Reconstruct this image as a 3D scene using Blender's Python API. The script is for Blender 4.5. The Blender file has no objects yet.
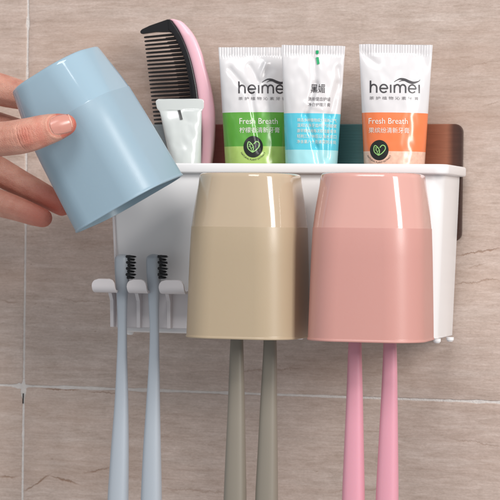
import bpy, bmesh, math, random
from mathutils import Vector, Matrix, noise
from mathutils.bvhtree import BVHTree
random.seed(7)
R = math.radians
scene = bpy.context.scene
col = scene.collection

# ------------------------------------------------------------------ camera
F = 2200.0                       # focal length for a 500 px wide picture
YAW, PITCH, ROLL = R(16.4), R(-0.52), R(0.72)
YF = -0.065                      # front plane of the holder
CAMLOC = Vector((1.37*math.sin(YAW), YF-1.37*math.cos(YAW), 0.0125))
CR = Matrix.Rotation(YAW, 3, 'Z') @ Matrix.Rotation(R(90)+PITCH, 3, 'X') @ Matrix.Rotation(ROLL, 3, 'Z')
cd = bpy.data.cameras.new('camera'); cam = bpy.data.objects.new('camera', cd); col.objects.link(cam)
cam.matrix_world = Matrix.Translation(CAMLOC) @ CR.to_4x4()
cd.sensor_width = 36; cd.lens = 36*F/500; cd.clip_start = 0.05; cd.clip_end = 50
scene.camera = cam
cd.dof.use_dof = True; cd.dof.focus_distance = 1.315; cd.dof.aperture_fstop = 34
FWD = -(CR.col[2])
def at(px, py, Y):
    """point of the plane y = Y that is seen at pixel (px, py) of the 500 px photograph"""
    d = CR @ Vector(((px-250)/F, -(py-250)/F, -1))
    return CAMLOC + d*((Y-CAMLOC.y)/d.y)
def k_at(p):                     # metres per pixel at a point
    return (Vector(p)-CAMLOC).dot(FWD)/F

# ------------------------------------------------------------------ materials
def srgb(r, g, b):
    f = lambda c: (c/255/12.92) if c/255 <= 0.04045 else ((c/255+0.055)/1.055)**2.4
    return (f(r), f(g), f(b), 1)
def mat(name, colr, rough=0.5, spec=0.5, metal=0, sss=0, sssr=(1, .5, .3), sscale=0.003, bump=0, bscale=800, var=0, vscale=60, coat=0, rvar=0, trans=0):
    m = bpy.data.materials.new(name); m.use_nodes = True
    nt = m.node_tree; b = nt.nodes['Principled BSDF']
    b.inputs['Base Color'].default_value = colr; b.inputs['Roughness'].default_value = rough
    b.inputs['Specular IOR Level'].default_value = spec; b.inputs['Metallic'].default_value = metal
    b.inputs['Coat Weight'].default_value = coat; b.inputs['Coat Roughness'].default_value = .1
    b.inputs['Transmission Weight'].default_value = trans
    if sss:
        b.inputs['Subsurface Weight'].default_value = sss; b.inputs['Subsurface Radius'].default_value = sssr
        b.inputs['Subsurface Scale'].default_value = sscale
    tc = nt.nodes.new('ShaderNodeTexCoord')
    if var:
        n = nt.nodes.new('ShaderNodeTexNoise'); n.inputs['Scale'].default_value = vscale; n.inputs['Detail'].default_value = 5
        nt.links.new(tc.outputs['Object'], n.inputs['Vector'])
        mx = nt.nodes.new('ShaderNodeMix'); mx.data_type = 'RGBA'
        mx.inputs[6].default_value = [c*(1-var) for c in colr[:3]]+[1]; mx.inputs[7].default_value = [min(1, c*(1+var)) for c in colr[:3]]+[1]
        nt.links.new(n.outputs['Fac'], mx.inputs[0]); nt.links.new(mx.outputs[2], b.inputs['Base Color'])
    if rvar:
        n = nt.nodes.new('ShaderNodeTexNoise'); n.inputs['Scale'].default_value = 90; n.inputs['Detail'].default_value = 6
        nt.links.new(tc.outputs['Object'], n.inputs['Vector'])
        mr = nt.nodes.new('ShaderNodeMapRange'); mr.inputs[3].default_value = rough-rvar; mr.inputs[4].default_value = rough+rvar
        nt.links.new(n.outputs['Fac'], mr.inputs[0]); nt.links.new(mr.outputs[0], b.inputs['Roughness'])
    if bump:
        n = nt.nodes.new('ShaderNodeTexNoise'); n.inputs['Scale'].default_value = bscale; n.inputs['Detail'].default_value = 3
        nt.links.new(tc.outputs['Object'], n.inputs['Vector'])
        bp = nt.nodes.new('ShaderNodeBump'); bp.inputs['Strength'].default_value = 1; bp.inputs['Distance'].default_value = bump
        nt.links.new(n.outputs['Fac'], bp.inputs['Height']); nt.links.new(bp.outputs[0], b.inputs['Normal'])
    return m

VEINS = [(44, 388.5, 78, 390, .006, .0009, .85), (88, 391.5, 126, 393.5, .005, .0007, .6), (0, 476, 16, 477, .004, .0009, .8), (24, 492, 50, 474, .007, .0008, .85), (50, 475, 78, 484, .006, .0008, .8),
         (86, 472, 110, 468, .006, .0007, .7), (165, 489, 228, 493, .009, .0011, .3), (457, 256, 500, 248, .006, .0008, .7), (455, 284, 500, 280, .008, .0007, .5), (470, 268, 484, 264, .006, .0007, .55),
         (466, 66, 500, 60, .01, .0006, .3), (484, 106, 500, 102, .008, .0006, .4), (330, 492, 395, 488, .010, .0009, .3), (60, 300, 108, 304, .010, .0006, .3), (52, 54, 118, 60, .012, .0006, .22), (230, 372, 300, 368, .01, .0007, .3),
         (0, 300, 20, 303, .008, .0006, .4), (455, 440, 500, 446, .01, .0007, .35)]
def stone_material():
    m = bpy.data.materials.new('travertine'); m.use_nodes = True
    nt = m.node_tree; N = nt.nodes; L = nt.links; b = N['Principled BSDF']
    tc = N.new('ShaderNodeTexCoord')
    def noi(scale, sx, sz, detail=6, rough=.6, dist=0, off=(0, 0, 0)):
        mp = N.new('ShaderNodeMapping'); mp.inputs['Scale'].default_value = (sx, 1, sz); mp.inputs['Location'].default_value = off
        L.new(tc.outputs['Object'], mp.inputs[0])
        n = N.new('ShaderNodeTexNoise'); n.inputs['Scale'].default_value = scale; n.inputs['Detail'].default_value = detail
        n.inputs['Roughness'].default_value = rough; n.inputs['Distortion'].default_value = dist
        L.new(mp.outputs[0], n.inputs['Vector']); return n.outputs['Fac']
    def ramp(src, pts):
        r = N.new('ShaderNodeValToRGB'); e = r.color_ramp.elements
        e[0].position, e[0].color = pts[0]; e[1].position, e[1].color = pts[-1]
        for p, c in pts[1:-1]:
            q = e.new(p); q.color = c
        L.new(src, r.inputs[0]); return r.outputs[0]
    def mix(f, a, c, mode='MIX'):
        x = N.new('ShaderNodeMix'); x.data_type = 'RGBA'; x.blend_type = mode
        if isinstance(f, float): x.inputs[0].default_value = f
        else: L.new(f, x.inputs[0])
        L.new(a, x.inputs[6])
        if isinstance(c, tuple): x.inputs[7].default_value = c
        else: L.new(c, x.inputs[7])
        return x.outputs[2]
    W = (1, 1, 1, 1); K = (0, 0, 0, 1)
    base = ramp(noi(7, .35, 2.2, 8, .62, .5), [(.25, srgb(194, 172, 160)), (.5, srgb(209, 191, 180)), (.75, srgb(220, 206, 197))])
    bands = ramp(noi(46, .16, 1.9, 10, .76, .1, (3, 0, 1)), [(.33, srgb(180, 157, 143)), (.5, srgb(204, 185, 174)), (.68, srgb(221, 208, 200))])
    c = mix(.42, base, bands)
    fine = ramp(noi(130, .10, 1.6, 6, .75), [(.3, (.78, .76, .74, 1)), (.7, (1.0, 1.0, 1.0, 1))])
    c = mix(.55, c, fine, 'MULTIPLY')
    speck = ramp(noi(900, .5, 1, 3, .7), [(.35, (.84, .83, .82, 1)), (.62, W)])
    c = mix(.75, c, speck, 'MULTIPLY')
    pits = ramp(noi(520, .45, 1, 2, .5, 0, (6, 0, 6)), [(.22, (.62, .55, .50, 1)), (.30, W)])
    c = mix(.7, c, pits, 'MULTIPLY')
    mott = ramp(noi(90, .6, 1.1, 8, .74, .6, (2, 0, 7)), [(.32, (.84, .82, .80, 1)), (.66, (1.06, 1.06, 1.07, 1))])
    c = mix(.8, c, mott, 'MULTIPLY')
    hair = ramp(noi(420, .13, 1.0, 6, .78, .5, (4, 0, 2)), [(.36, (.80, .76, .73, 1)), (.62, (1.10, 1.11, 1.12, 1))])
    c = mix(.6, c, hair, 'MULTIPLY')
    # pinkish patches
    pk = ramp(noi(9, .5, 1.5, 4, .5, 0, (9, 0, 4)), [(.5, K), (.75, (.45, .45, .45, 1))])
    c = mix(pk, c, srgb(180, 146, 124))
    # vein squiggles: thin level lines of a stretched noise, only in some bands
    def vein(scale, sx, sz, w, off, lo, hi, mo):
        n = noi(scale, sx, sz, 7, .68, .3, off)
        a = N.new('ShaderNodeMath'); a.operation = 'SUBTRACT'; L.new(n, a.inputs[0]); a.inputs[1].default_value = .5
        d = N.new('ShaderNodeMath'); d.operation = 'ABSOLUTE'; L.new(a.outputs[0], d.inputs[0])
        v = ramp(d.outputs[0], [(0, W), (w, K)])
        g = ramp(noi(6, .8, 3.2, 3, .5, 0, mo), [(lo, K), (hi, W)])
        x = N.new('ShaderNodeMath'); x.operation = 'MULTIPLY'; L.new(v, x.inputs[0]); L.new(g, x.inputs[1]); return x.outputs[0]
    sp = N.new('ShaderNodeSeparateXYZ'); L.new(tc.outputs['Object'], sp.inputs[0])
    def mth(op, a, b_=None, c_=None):
        x = N.new('ShaderNodeMath'); x.operation = op
        for i, q in enumerate((a, b_, c_)):
            if q is None: continue
            if isinstance(q, (int, float)): x.inputs[i].default_value = q
            else: L.new(q, x.inputs[i])
        return x.outputs[0]
    total = None
    wav = noi(105, 1, .35, 6, .72); wid = noi(170, 1, .5, 3, .6)
    # natural veins of the stone: (x from, x to, height, slope, waviness, width, strength)
    for i, (xa, ya, xb, yb, amp, wd, st) in enumerate(VEINS):
        A, B = at(xa, ya, 0), at(xb, yb, 0)
        zl = mth('MULTIPLY_ADD', mth('SUBTRACT', sp.outputs[0], A.x), (B.z-A.z)/(B.x-A.x), A.z)
        zl = mth('ADD', zl, mth('MULTIPLY', mth('SUBTRACT', wav, .5), amp))
        d = mth('ABSOLUTE', mth('SUBTRACT', sp.outputs[2], zl))
        w_ = mth('MULTIPLY', mth('POWER', wid, 2), wd*4)
        v = mth('SUBTRACT', 1, mth('DIVIDE', d, w_)); v = mth('MAXIMUM', v, 0)
        ml = N.new('ShaderNodeMapRange'); ml.interpolation_type = 'SMOOTHSTEP'; ml.inputs[1].default_value = A.x-.004; ml.inputs[2].default_value = A.x+.006; L.new(sp.outputs[0], ml.inputs[0])
        mr_ = N.new('ShaderNodeMapRange'); mr_.interpolation_type = 'SMOOTHSTEP'; mr_.inputs[1].default_value = B.x+.004; mr_.inputs[2].default_value = B.x-.006; L.new(sp.outputs[0], mr_.inputs[0])
        v = mth('MULTIPLY', mth('MULTIPLY', v, ml.outputs[0]), mth('MULTIPLY', mr_.outputs[0], st))
        total = v if total is None else mth('MAXIMUM', total, v)
    v1 = total
    c = mix(v1, c, srgb(130, 96, 72))
    L.new(c, b.inputs['Base Color'])
    rr = ramp(noi(40, .3, 1.5), [(.3, (.30,)*3+(1,)), (.7, (.46,)*3+(1,))])
    L.new(rr, b.inputs['Roughness']); b.inputs['Specular IOR Level'].default_value = .35
    h = N.new('ShaderNodeMath'); h.operation = 'ADD'
    fb = noi(160, .25, 1.5, 5, .7); L.new(fb, h.inputs[0])
    inv = N.new('ShaderNodeMath'); inv.operation = 'MULTIPLY'; L.new(v1, inv.inputs[0]); inv.inputs[1].default_value = -1.2
    L.new(inv.outputs[0], h.inputs[1])
    bp = N.new('ShaderNodeBump'); bp.inputs['Distance'].default_value = .00022; bp.inputs['Strength'].default_value = .8
    L.new(h.outputs[0], bp.inputs['Height']); L.new(bp.outputs[0], b.inputs['Normal'])
    return m

M = {}
M['stone'] = stone_material()
M['grout'] = mat('grout', srgb(214, 207, 202), .85, bump=.0004, bscale=900, var=.16, vscale=220)
M['slot'] = mat('dark_gap', srgb(22, 20, 20), .7)
M['white'] = mat('white_plastic', srgb(236, 234, 234), .28)
M['frost'] = mat('frosted_white_plastic', srgb(214, 208, 209), .33, sss=.1, sssr=(1, 1, 1), sscale=.002)
def plastic(n, c, cg):
    M[n+'_satin'] = mat(n+'_satin', c, .35, sss=.12, sssr=(1, .8, .7), sscale=.002, rvar=.05, bump=.00004, bscale=2600)
    M[n+'_gloss'] = mat(n+'_gloss', cg, .10, sss=.12, sssr=(1, .8, .7), sscale=.002, coat=.3)
plastic('beige', srgb(177, 158, 132), srgb(189, 169, 144))
plastic('pink', srgb(200, 146, 137), srgb(214, 162, 152))
plastic('blue', srgb(150, 173, 187), srgb(156, 181, 196))
M['brush_grey'] = mat('grey_blue_plastic', srgb(168, 175, 183), .42, bump=.00003, bscale=2500, sss=.08, sssr=(1, 1, 1), sscale=.002)
M['brush_taupe'] = mat('taupe_plastic', srgb(134, 126, 114), .45, bump=.00003, bscale=2500)
M['brush_pink'] = mat('pink_plastic', srgb(218, 152, 167), .45, bump=.00003, bscale=2500, sss=.1, sscale=.002)
M['bristle'] = mat('black_bristle', srgb(30, 30, 33), .6)
M['comb_black'] = mat('black_comb_plastic', srgb(24, 22, 24), .25, rvar=.06)
M['comb_pink'] = mat('pink_comb_plastic', srgb(244, 192, 204), .3, sss=.1, sscale=.002, rvar=.05)
TB = dict(rough=.25, coat=.25, rvar=.06)
M['t_white'] = mat('tube_white', srgb(216, 213, 214), **TB)
M['t_sample'] = mat('sample_white', srgb(206, 210, 208), .22, sss=.2, sssr=(1, 1, 1), sscale=.003, coat=.4)
M['t_green'] = mat('tube_green', srgb(92, 160, 60), **TB)
M['t_lime'] = mat('tube_lime', srgb(172, 200, 108), var=.12, vscale=260, **TB)
M['t_cyan'] = mat('tube_cyan', srgb(90, 196, 216), **TB)
M['t_pale'] = mat('tube_pale_cyan', srgb(168, 222, 228), **TB)
M['t_orange'] = mat('tube_orange', srgb(232, 124, 74), **TB)
M['t_peach'] = mat('tube_peach', srgb(238, 188, 166), var=.3, vscale=420, **TB)
M['ink'] = mat('ink_dark', srgb(52, 48, 52), .4)
M['ink_grey'] = mat('ink_grey', srgb(120, 116, 118), .4)
M['ink_white'] = mat('ink_white', srgb(226, 224, 214), .4)
M['ink_black'] = mat('ink_black', srgb(26, 28, 26), .35)
M['ink_leaf'] = mat('ink_leaf', srgb(150, 200, 120), .4)
M['ink_green'] = mat('ink_green', srgb(20, 160, 100), .4)
M['cap'] = mat('cap_white', srgb(236, 236, 236), .35)

def plate_material():
    m = bpy.data.materials.new('tinted_metal_plate'); m.use_nodes = True
    nt = m.node_tree; N = nt.nodes; L = nt.links; b = N['Principled BSDF']
    tc = N.new('ShaderNodeTexCoord'); sp = N.new('ShaderNodeSeparateXYZ'); L.new(tc.outputs['Object'], sp.inputs[0])
    mr = N.new('ShaderNodeMapRange'); mr.inputs[1].default_value = 0; mr.inputs[2].default_value = 1
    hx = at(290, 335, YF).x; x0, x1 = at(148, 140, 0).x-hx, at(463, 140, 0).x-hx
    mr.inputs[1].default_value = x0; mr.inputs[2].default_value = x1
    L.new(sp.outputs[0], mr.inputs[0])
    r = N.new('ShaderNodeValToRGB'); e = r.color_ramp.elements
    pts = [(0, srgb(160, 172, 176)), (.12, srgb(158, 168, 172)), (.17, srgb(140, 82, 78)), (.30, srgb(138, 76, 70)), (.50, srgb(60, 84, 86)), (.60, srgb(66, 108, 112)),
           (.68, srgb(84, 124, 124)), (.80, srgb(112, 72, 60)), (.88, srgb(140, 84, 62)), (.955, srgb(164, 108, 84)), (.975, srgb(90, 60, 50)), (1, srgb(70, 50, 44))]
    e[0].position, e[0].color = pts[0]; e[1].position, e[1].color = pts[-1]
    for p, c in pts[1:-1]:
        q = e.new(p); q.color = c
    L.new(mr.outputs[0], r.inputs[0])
    mp = N.new('ShaderNodeMapping'); mp.inputs['Scale'].default_value = (.04, 1, 1); L.new(tc.outputs['Object'], mp.inputs[0])
    n = N.new('ShaderNodeTexNoise'); n.inputs['Scale'].default_value = 1200; n.inputs['Detail'].default_value = 4; L.new(mp.outputs[0], n.inputs['Vector'])
    r2 = N.new('ShaderNodeMapRange'); r2.inputs[1].default_value = .3; r2.inputs[2].default_value = .7; r2.inputs[3].default_value = .86; r2.inputs[4].default_value = 1.08
    L.new(n.outputs['Fac'], r2.inputs[0])
    mx = N.new('ShaderNodeMix'); mx.data_type = 'RGBA'; mx.blend_type = 'MULTIPLY'; mx.inputs[0].default_value = 1
    L.new(r.outputs[0], mx.inputs[6]); L.new(r2.outputs[0], mx.inputs[7]); L.new(mx.outputs[2], b.inputs['Base Color'])
    b.inputs['Metallic'].default_value = .25; b.inputs['Roughness'].default_value = .38
    bp = N.new('ShaderNodeBump'); bp.inputs['Distance'].default_value = .00005; L.new(n.outputs['Fac'], bp.inputs['Height']); L.new(bp.outputs[0], b.inputs['Normal'])
    return m
M['plate'] = plate_material()

def skin_material():
    m = bpy.data.materials.new('skin'); m.use_nodes = True
    nt = m.node_tree; N = nt.nodes; L = nt.links; b = N['Principled BSDF']
    tc = N.new('ShaderNodeTexCoord')
    def noi(s, d=4, r=.5, sc=(1, 1, 1)):
        mp = N.new('ShaderNodeMapping'); mp.inputs['Scale'].default_value = sc; L.new(tc.outputs['Object'], mp.inputs[0])
        n = N.new('ShaderNodeTexNoise'); n.inputs['Scale'].default_value = s; n.inputs['Detail'].default_value = d; n.inputs['Roughness'].default_value = r
        L.new(mp.outputs[0], n.inputs['Vector']); return n.outputs['Fac']
    r = N.new('ShaderNodeValToRGB'); e = r.color_ramp.elements
    e[0].position = .3; e[0].color = srgb(188, 126, 108); e[1].position = .68; e[1].color = srgb(214, 162, 142)
    L.new(noi(70, 6, .6), r.inputs[0])
    # redness attribute from vertices (knuckles and finger tips are redder)
    a = N.new('ShaderNodeAttribute'); a.attribute_name = 'redness'
    mx = N.new('ShaderNodeMix'); mx.data_type = 'RGBA'; L.new(a.outputs['Fac'], mx.inputs[0]); L.new(r.outputs[0], mx.inputs[6]); mx.inputs[7].default_value = srgb(190, 92, 76)
    L.new(mx.outputs[2], b.inputs['Base Color'])
    b.inputs['Subsurface Weight'].default_value = .35; b.inputs['Subsurface Radius'].default_value = (1, .35, .2); b.inputs['Subsurface Scale'].default_value = .004
    b.inputs['Roughness'].default_value = .47; b.inputs['Specular IOR Level'].default_value = .4
    v = N.new('ShaderNodeTexVoronoi'); v.inputs['Scale'].default_value = 1100; v.feature = 'DISTANCE_TO_EDGE'
    mp = N.new('ShaderNodeMapping'); mp.inputs['Scale'].default_value = (.7, 1, 1.2); L.new(tc.outputs['Object'], mp.inputs[0]); L.new(mp.outputs[0], v.inputs['Vector'])
    ad = N.new('ShaderNodeMath'); ad.operation = 'ADD'; L.new(v.outputs['Distance'], ad.inputs[0]); L.new(noi(500, 5, .7), ad.inputs[1])
    bp = N.new('ShaderNodeBump'); bp.inputs['Distance'].default_value = .00042; bp.inputs['Strength'].default_value = .7
    L.new(ad.outputs[0], bp.inputs['Height']); L.new(bp.outputs[0], b.inputs['Normal'])
    return m
M['skin'] = skin_material()
M['nail'] = mat('nail', srgb(206, 142, 128), .30, sss=.3, sssr=(1, .4, .3), sscale=.002, coat=.1, var=.06, vscale=200)
M['nail_edge'] = mat('nail_edge', srgb(222, 176, 158), .35)

# ------------------------------------------------------------------ object helpers
def tag(o, label=None, cat=None, group=None, kind=None):
    for kk, v in (('label', label), ('category', cat), ('group', group), ('kind', kind)):
        if v: o[kk] = v
    return o
def empty(name, loc, rot=None):
    o = bpy.data.objects.new(name, None); col.objects.link(o); o.empty_display_size = .01
    if rot is None: o.location = loc
    else: o.matrix_world = Matrix.Translation(loc) @ rot.to_4x4()
    return o
def mk(name, bm, mats, parent=None, smooth=True, world=False, angle=35):
    """link a bmesh as one object; world=True: its vertices are in world space and are moved into the parent's frame"""
    bm.normal_update()
    me = bpy.data.meshes.new(name)
    if world and parent is not None:
        bm.transform(parent.matrix_basis.inverted())
    bmesh.ops.recalc_face_normals(bm, faces=bm.faces)
    bm.to_mesh(me); bm.free()
    if not isinstance(mats, (list, tuple)): mats = [mats]
    for m_ in mats: me.materials.append(m_)
    if smooth:
        me.polygons.foreach_set('use_smooth', [True]*len(me.polygons))
        me.set_sharp_from_angle(angle=R(angle))
    o = bpy.data.objects.new(name, me); col.objects.link(o)
    if parent: o.parent = parent
    return o
def loft(bm, rings, cap0=True, cap1=True, midx=None):
    vs = [[bm.verts.new(p) for p in r] for r in rings]
    n = len(rings[0])
    for i in range(len(vs)-1):
        for j in range(n):
            f = bm.faces.new((vs[i][j], vs[i][(j+1) % n], vs[i+1][(j+1) % n], vs[i+1][j]))
            if midx: f.material_index = midx(i)
    if cap0: bm.faces.new(vs[0][::-1])
    if cap1:
        f = bm.faces.new(vs[-1])
        if midx: f.material_index = midx(len(vs)-2)
    return vs
def rrect(x0, x1, y0, y1, z, r, n=8):
    """rounded rectangle ring; r is one radius or four (x0y0, x1y0, x1y1, x0y1)"""
    if not isinstance(r, (tuple, list)): r = (r,)*4
    out = []
    for (cx, cy, a0, rr) in ((x0+r[0], y0+r[0], 180, r[0]), (x1-r[1], y0+r[1], 270, r[1]), (x1-r[2], y1-r[2], 0, r[2]), (x0+r[3], y1-r[3], 90, r[3])):
        for i in range(n+1):
            a = R(a0+90*i/n); out.append((cx+rr*math.cos(a), cy+rr*math.sin(a), z))
    return out
def box(bm, x0, x1, y0, y1, z0, z1, bev=.0006, seg=2):
    g = bmesh.ops.create_cube(bm, size=1)
    vs = g['verts']
    for v in vs:
        v.co = Vector(((x0+x1)/2+v.co.x*(x1-x0), (y0+y1)/2+v.co.y*(y1-y0), (z0+z1)/2+v.co.z*(z1-z0)))
    if bev:
        es = list({e for v in vs for e in v.link_edges})
        bmesh.ops.bevel(bm, geom=es, offset=bev, segments=seg, affect='EDGES')
def tube_path(bm, pts, radii, n=16, flat=1.0):
    """closed tube along points of a mostly vertical path; flat scales the y half axis"""
    rings = []
    for p, r in zip(pts, radii):
        rings.append([(p[0]+r*math.cos(2*math.pi*i/n), p[1]+flat*r*math.sin(2*math.pi*i/n), p[2]) for i in range(n)])
    loft(bm, rings)
def lerp(a, b, t): return a+(b-a)*t
def interp(tab, x):
    if x <= tab[0][0]: return tab[0][1]
    for (a, va), (b, vb) in zip(tab, tab[1:]):
        if x <= b:
            t = (x-a)/(b-a); t = t*t*(3-2*t) if len(tab) > 3 else t
            return va+(vb-va)*t
    return tab[-1][1]
def catmull(tab, x):
    """smooth curve through (x, value) pairs"""
    if x <= tab[0][0]: return tab[0][1]
    if x >= tab[-1][0]: return tab[-1][1]
    for i in range(len(tab)-1):
        if x <= tab[i+1][0]:
            x1, y1 = tab[i]; x2, y2 = tab[i+1]
            x0, y0 = tab[max(i-1, 0)]; x3, y3 = tab[min(i+2, len(tab)-1)]
            m1 = (y2-y0)/(x2-x0); m2 = (y3-y1)/(x3-x1); h = x2-x1; t = (x-x1)/h
            return (2*t**3-3*t*t+1)*y1+(t**3-2*t*t+t)*h*m1+(-2*t**3+3*t*t)*y2+(t**3-t*t)*h*m2

# ------------------------------------------------------------------ wall: four stone tiles over a grout bed
def tile_outline(x0, x1, z0, z1, chips):
    pts = []
    step = .0012
    def edge(ax, az, bx, bz, nx, nz, fixed):
        L_ = math.hypot(bx-ax, bz-az); n = max(2, int(L_/step)) if fixed else 2
        for i in range(n):
            t = i/n; x = lerp(ax, bx, t); z = lerp(az, bz, t)
            if fixed:
                j = .00016*noise.noise(Vector((x*300, z*300, 3)))+.00028*max(0, noise.noise(Vector((x*90, z*90, 9)))-.15)*4
                sx_, sz_ = (1 if (x0+x1)/2 > gx else -1), (1 if (z0+z1)/2 > gz else -1)
                q = 0
                for (cx, cz, cr, ca) in chips:
                    d = math.hypot(x-cx, z-cz)
                    if d < cr:
                        e = ca*(1-(d/cr)**2)*(1+.5*noise.noise(Vector((x*900, z*900, 1))))
                        if cr < .0065: q += e
                        else: j += e
                x += nx*j+sx_*q; z += nz*j+sz_*q
            pts.append((x, z))
    edge(x0, z0, x1, z0, 0, 1, True); edge(x1, z0, x1, z1, -1, 0, True)
    edge(x1, z1, x0, z1, 0, -1, True); edge(x0, z1, x0, z0, 1, 0, True)
    return pts
gx = at(23.5, 386, 0).x; gz = at(23.5, 386, 0).z
g = .00078
bm = bmesh.new()
chips = [(gx, gz, .004, .0004), (gx-.003, gz-.0035, .0062, .0013), (gx+.09, gz-.001, .02, .0004), (gx+.05, gz, .012, .0004)]
W0, W1, Z0, Z1 = gx-.6, gx+.6, gz-.3, gz+.3
for (x0, x1, z0, z1) in ((gx+g, W1, gz+g, Z1), (gx+g, W1, Z0, gz-g), (W0, gx-g, gz+g, Z1), (W0, gx-g, Z0, gz-g)):
    o_ = tile_outline(x0, x1, z0, z1, chips)
    cx, cz = (x0+x1)/2, (z0+z1)/2
    def ring(y, s): return [(x+(s if x < cx else -s), y, z+(s if z < cz else -s)) for x, z in o_]
    ix0, ix1, iz0, iz1 = x0+.006, x1-.006, z0+.006, z1-.006
    flat = [(min(max(x, ix0), ix1), .00002, min(max(z, iz0), iz1)) for x, z in o_]
    loft(bm, [ring(.006, 0), ring(.0004, 0), ring(.00012, .00018), ring(.00002, .0005), flat], cap0=False, cap1=False)
    bm.faces.new([bm.verts.new(p) for p in ((x0+.0055, 0, z0+.0055), (x1-.0055, 0, z0+.0055), (x1-.0055, 0, z1-.0055), (x0+.0055, 0, z1-.0055))])
def quad(bm, pts, mi=0):
    f = bm.faces.new([bm.verts.new(p) for p in pts]); f.material_index = mi; return f
# grout bed with its own rough surface, only near the joints, and flat behind everything
n0 = len(bm.faces)
def strip(xa, xb, za, zb, nx, nz):
    vs = [[bm.verts.new((lerp(xa, xb, i/nx), .00055+.00035*noise.noise(Vector((lerp(xa, xb, i/nx)*700, 5, lerp(za, zb, j/nz)*700))), lerp(za, zb, j/nz))) for j in range(nz+1)] for i in range(nx+1)]
    for i in range(nx):
        for j in range(nz):
            f = bm.faces.new((vs[i][j], vs[i+1][j], vs[i+1][j+1], vs[i][j+1])); f.material_index = 1
strip(W0, W1, gz-.005, gz+.005, 900, 9)
strip(gx-.005, gx+.005, Z0, gz-.0051, 9, 400)
strip(gx-.005, gx+.005, gz+.0051, Z1, 9, 400)
sx, sz = at(23, 398.5, 0).x, at(23, 398.5, 0).z
quad(bm, [(sx-.0004, -.0002+.0003, sz-.0034), (sx+.0004, .0001, sz-.0034), (sx+.0005, .0001, sz+.0034), (sx-.0003, .0001, sz+.0034)], 2)
wall = mk('wall', bm, [M['stone'], M['grout'], M['slot']], angle=40)
tag(wall, kind='structure')

# ------------------------------------------------------------------ the holder
base_z = at(300, 340, YF).z
holder = empty('toothbrush_holder', (at(290, 335, YF).x, 0, base_z))
tag(holder, 'white plastic wall-mounted toothbrush holder with open top tray, side hooks and tinted back plate', 'toothbrush holder')
zt = at(440, 174, YF).z                       # underside of the rim
xl_t, xr_t = at(110, 174, YF).x, at(460.5, 174, -.006).x
zb = at(440, 340.5, YF).z
xl_b, xr_b = at(118.5, 330, YF).x, at(453, 337, -.006).x
zrt = at(440, 164, YF-.004).z                 # top of the rim
bm = bmesh.new()
def body_ring(t, ins=0, z=None):              # t = 0 bottom, 1 top
    x0, x1 = lerp(xl_b, xl_t, t)+ins, lerp(xr_b, xr_t, t)-ins
    return rrect(x0, x1, YF+ins+.002*(1-t), -.006-ins, lerp(zb, zt, t) if z is None else z, (.003, .011-ins, .003, .003), 6)
zfl = zrt-.045
tf = (zfl-zb)/(zt-zb)
rings = [body_ring(0, .0012, zb), body_ring(.008, 0), body_ring(.5), body_ring(1), body_ring(1, .0, zrt-.0008), body_ring(1, .0022, zrt-.0008), body_ring(tf, .0022), ]
loft(bm, rings)
body = mk('tray_body', bm, M['white'], holder, world=True)
# rim: lip running round the top
bm = bmesh.new()
xl, xr = at(103, 170, YF-.004).x, at(466.5, 170, -.006).x
def rim_ring(o_, z): return rrect(xl-o_, xr+o_, YF-.004-o_, -.0052+min(0, o_), z, (.008+o_, .008+o_, .003, .003), 8)
rings = [rim_ring(-.0058, zrt-.0062), rim_ring(-.0012, zrt-.0062), rim_ring(-.0003, zrt-.0058), rim_ring(0, zrt-.005), rim_ring(0, zrt-.0012),
         rim_ring(-.0004, zrt-.0003), rim_ring(-.0012, zrt), rim_ring(-.0052, zrt), rim_ring(-.0060, zrt-.0006), rim_ring(-.0062, zrt-.0050)]
vs = loft(bm, rings, False, False)
for j in range(len(vs[0])):
    bm.faces.new((vs[-1][j], vs[-1][(j+1) % len(vs[0])], vs[0][(j+1) % len(vs[0])], vs[0][j]))
mk('rim', bm, M['white'], holder, world=True, angle=50)
# tinted back plate against the wall
bm = bmesh.new()
px0, px1 = at(148, 124, -.003).x, at(463, 124, -.003).x
pz1, pz0 = at(440, 124, -.003).z, at(440, 241, -.003).z
def plate_ring(ins, y):
    return [(x, y, z) for (x, z, _) in rrect(px0+ins, px1-ins, pz0+ins, pz1-ins, 0, .0052-ins, 8)]
loft(bm, [plate_ring(0, -.0008), plate_ring(0, -.0042), plate_ring(.0006, -.005)])
pl = mk('back_plate', bm, M['plate'], holder, world=True); pl['label'] = 'metallic back plate shading from grey and dark red over teal to copper'
# front panel, lower left, with ribs
def X(px, py, Y): return at(px, py, Y).x
def Z(px, py, Y): return at(px, py, Y).z
bm = bmesh.new()
Yp = YF-.0035
za, zb_ = Z(150, 291, Yp), Z(150, 328.5, Yp)
box(bm, X(115.5, 310, Yp), X(200, 310, Yp), Yp, YF+.0012, zb_, za, .0007)
mk('hook_strip', bm, M['frost'], holder, world=True)
bm = bmesh.new()                                # thin raised edge of the side panel
Ye = YF-.0012
xa, xb = X(111.2, 200, Ye), X(118.2, 326, Ye)
vs = []
for (xx, z_) in ((X(110.5, 178, Ye), Z(112, 178, Ye)), (X(115.3, 290, Ye), Z(115, 290, Ye))):
    vs.append([(xx, Ye, z_), (xx+.0013, Ye, z_), (xx+.0013, YF+.001, z_), (xx, YF+.001, z_)])
loft(bm, vs); bmesh.ops.bevel(bm, geom=list(bm.edges), offset=.0003, segments=1, affect='EDGES')
mk('edge_trim', bm, M['frost'], holder, world=True)
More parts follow.
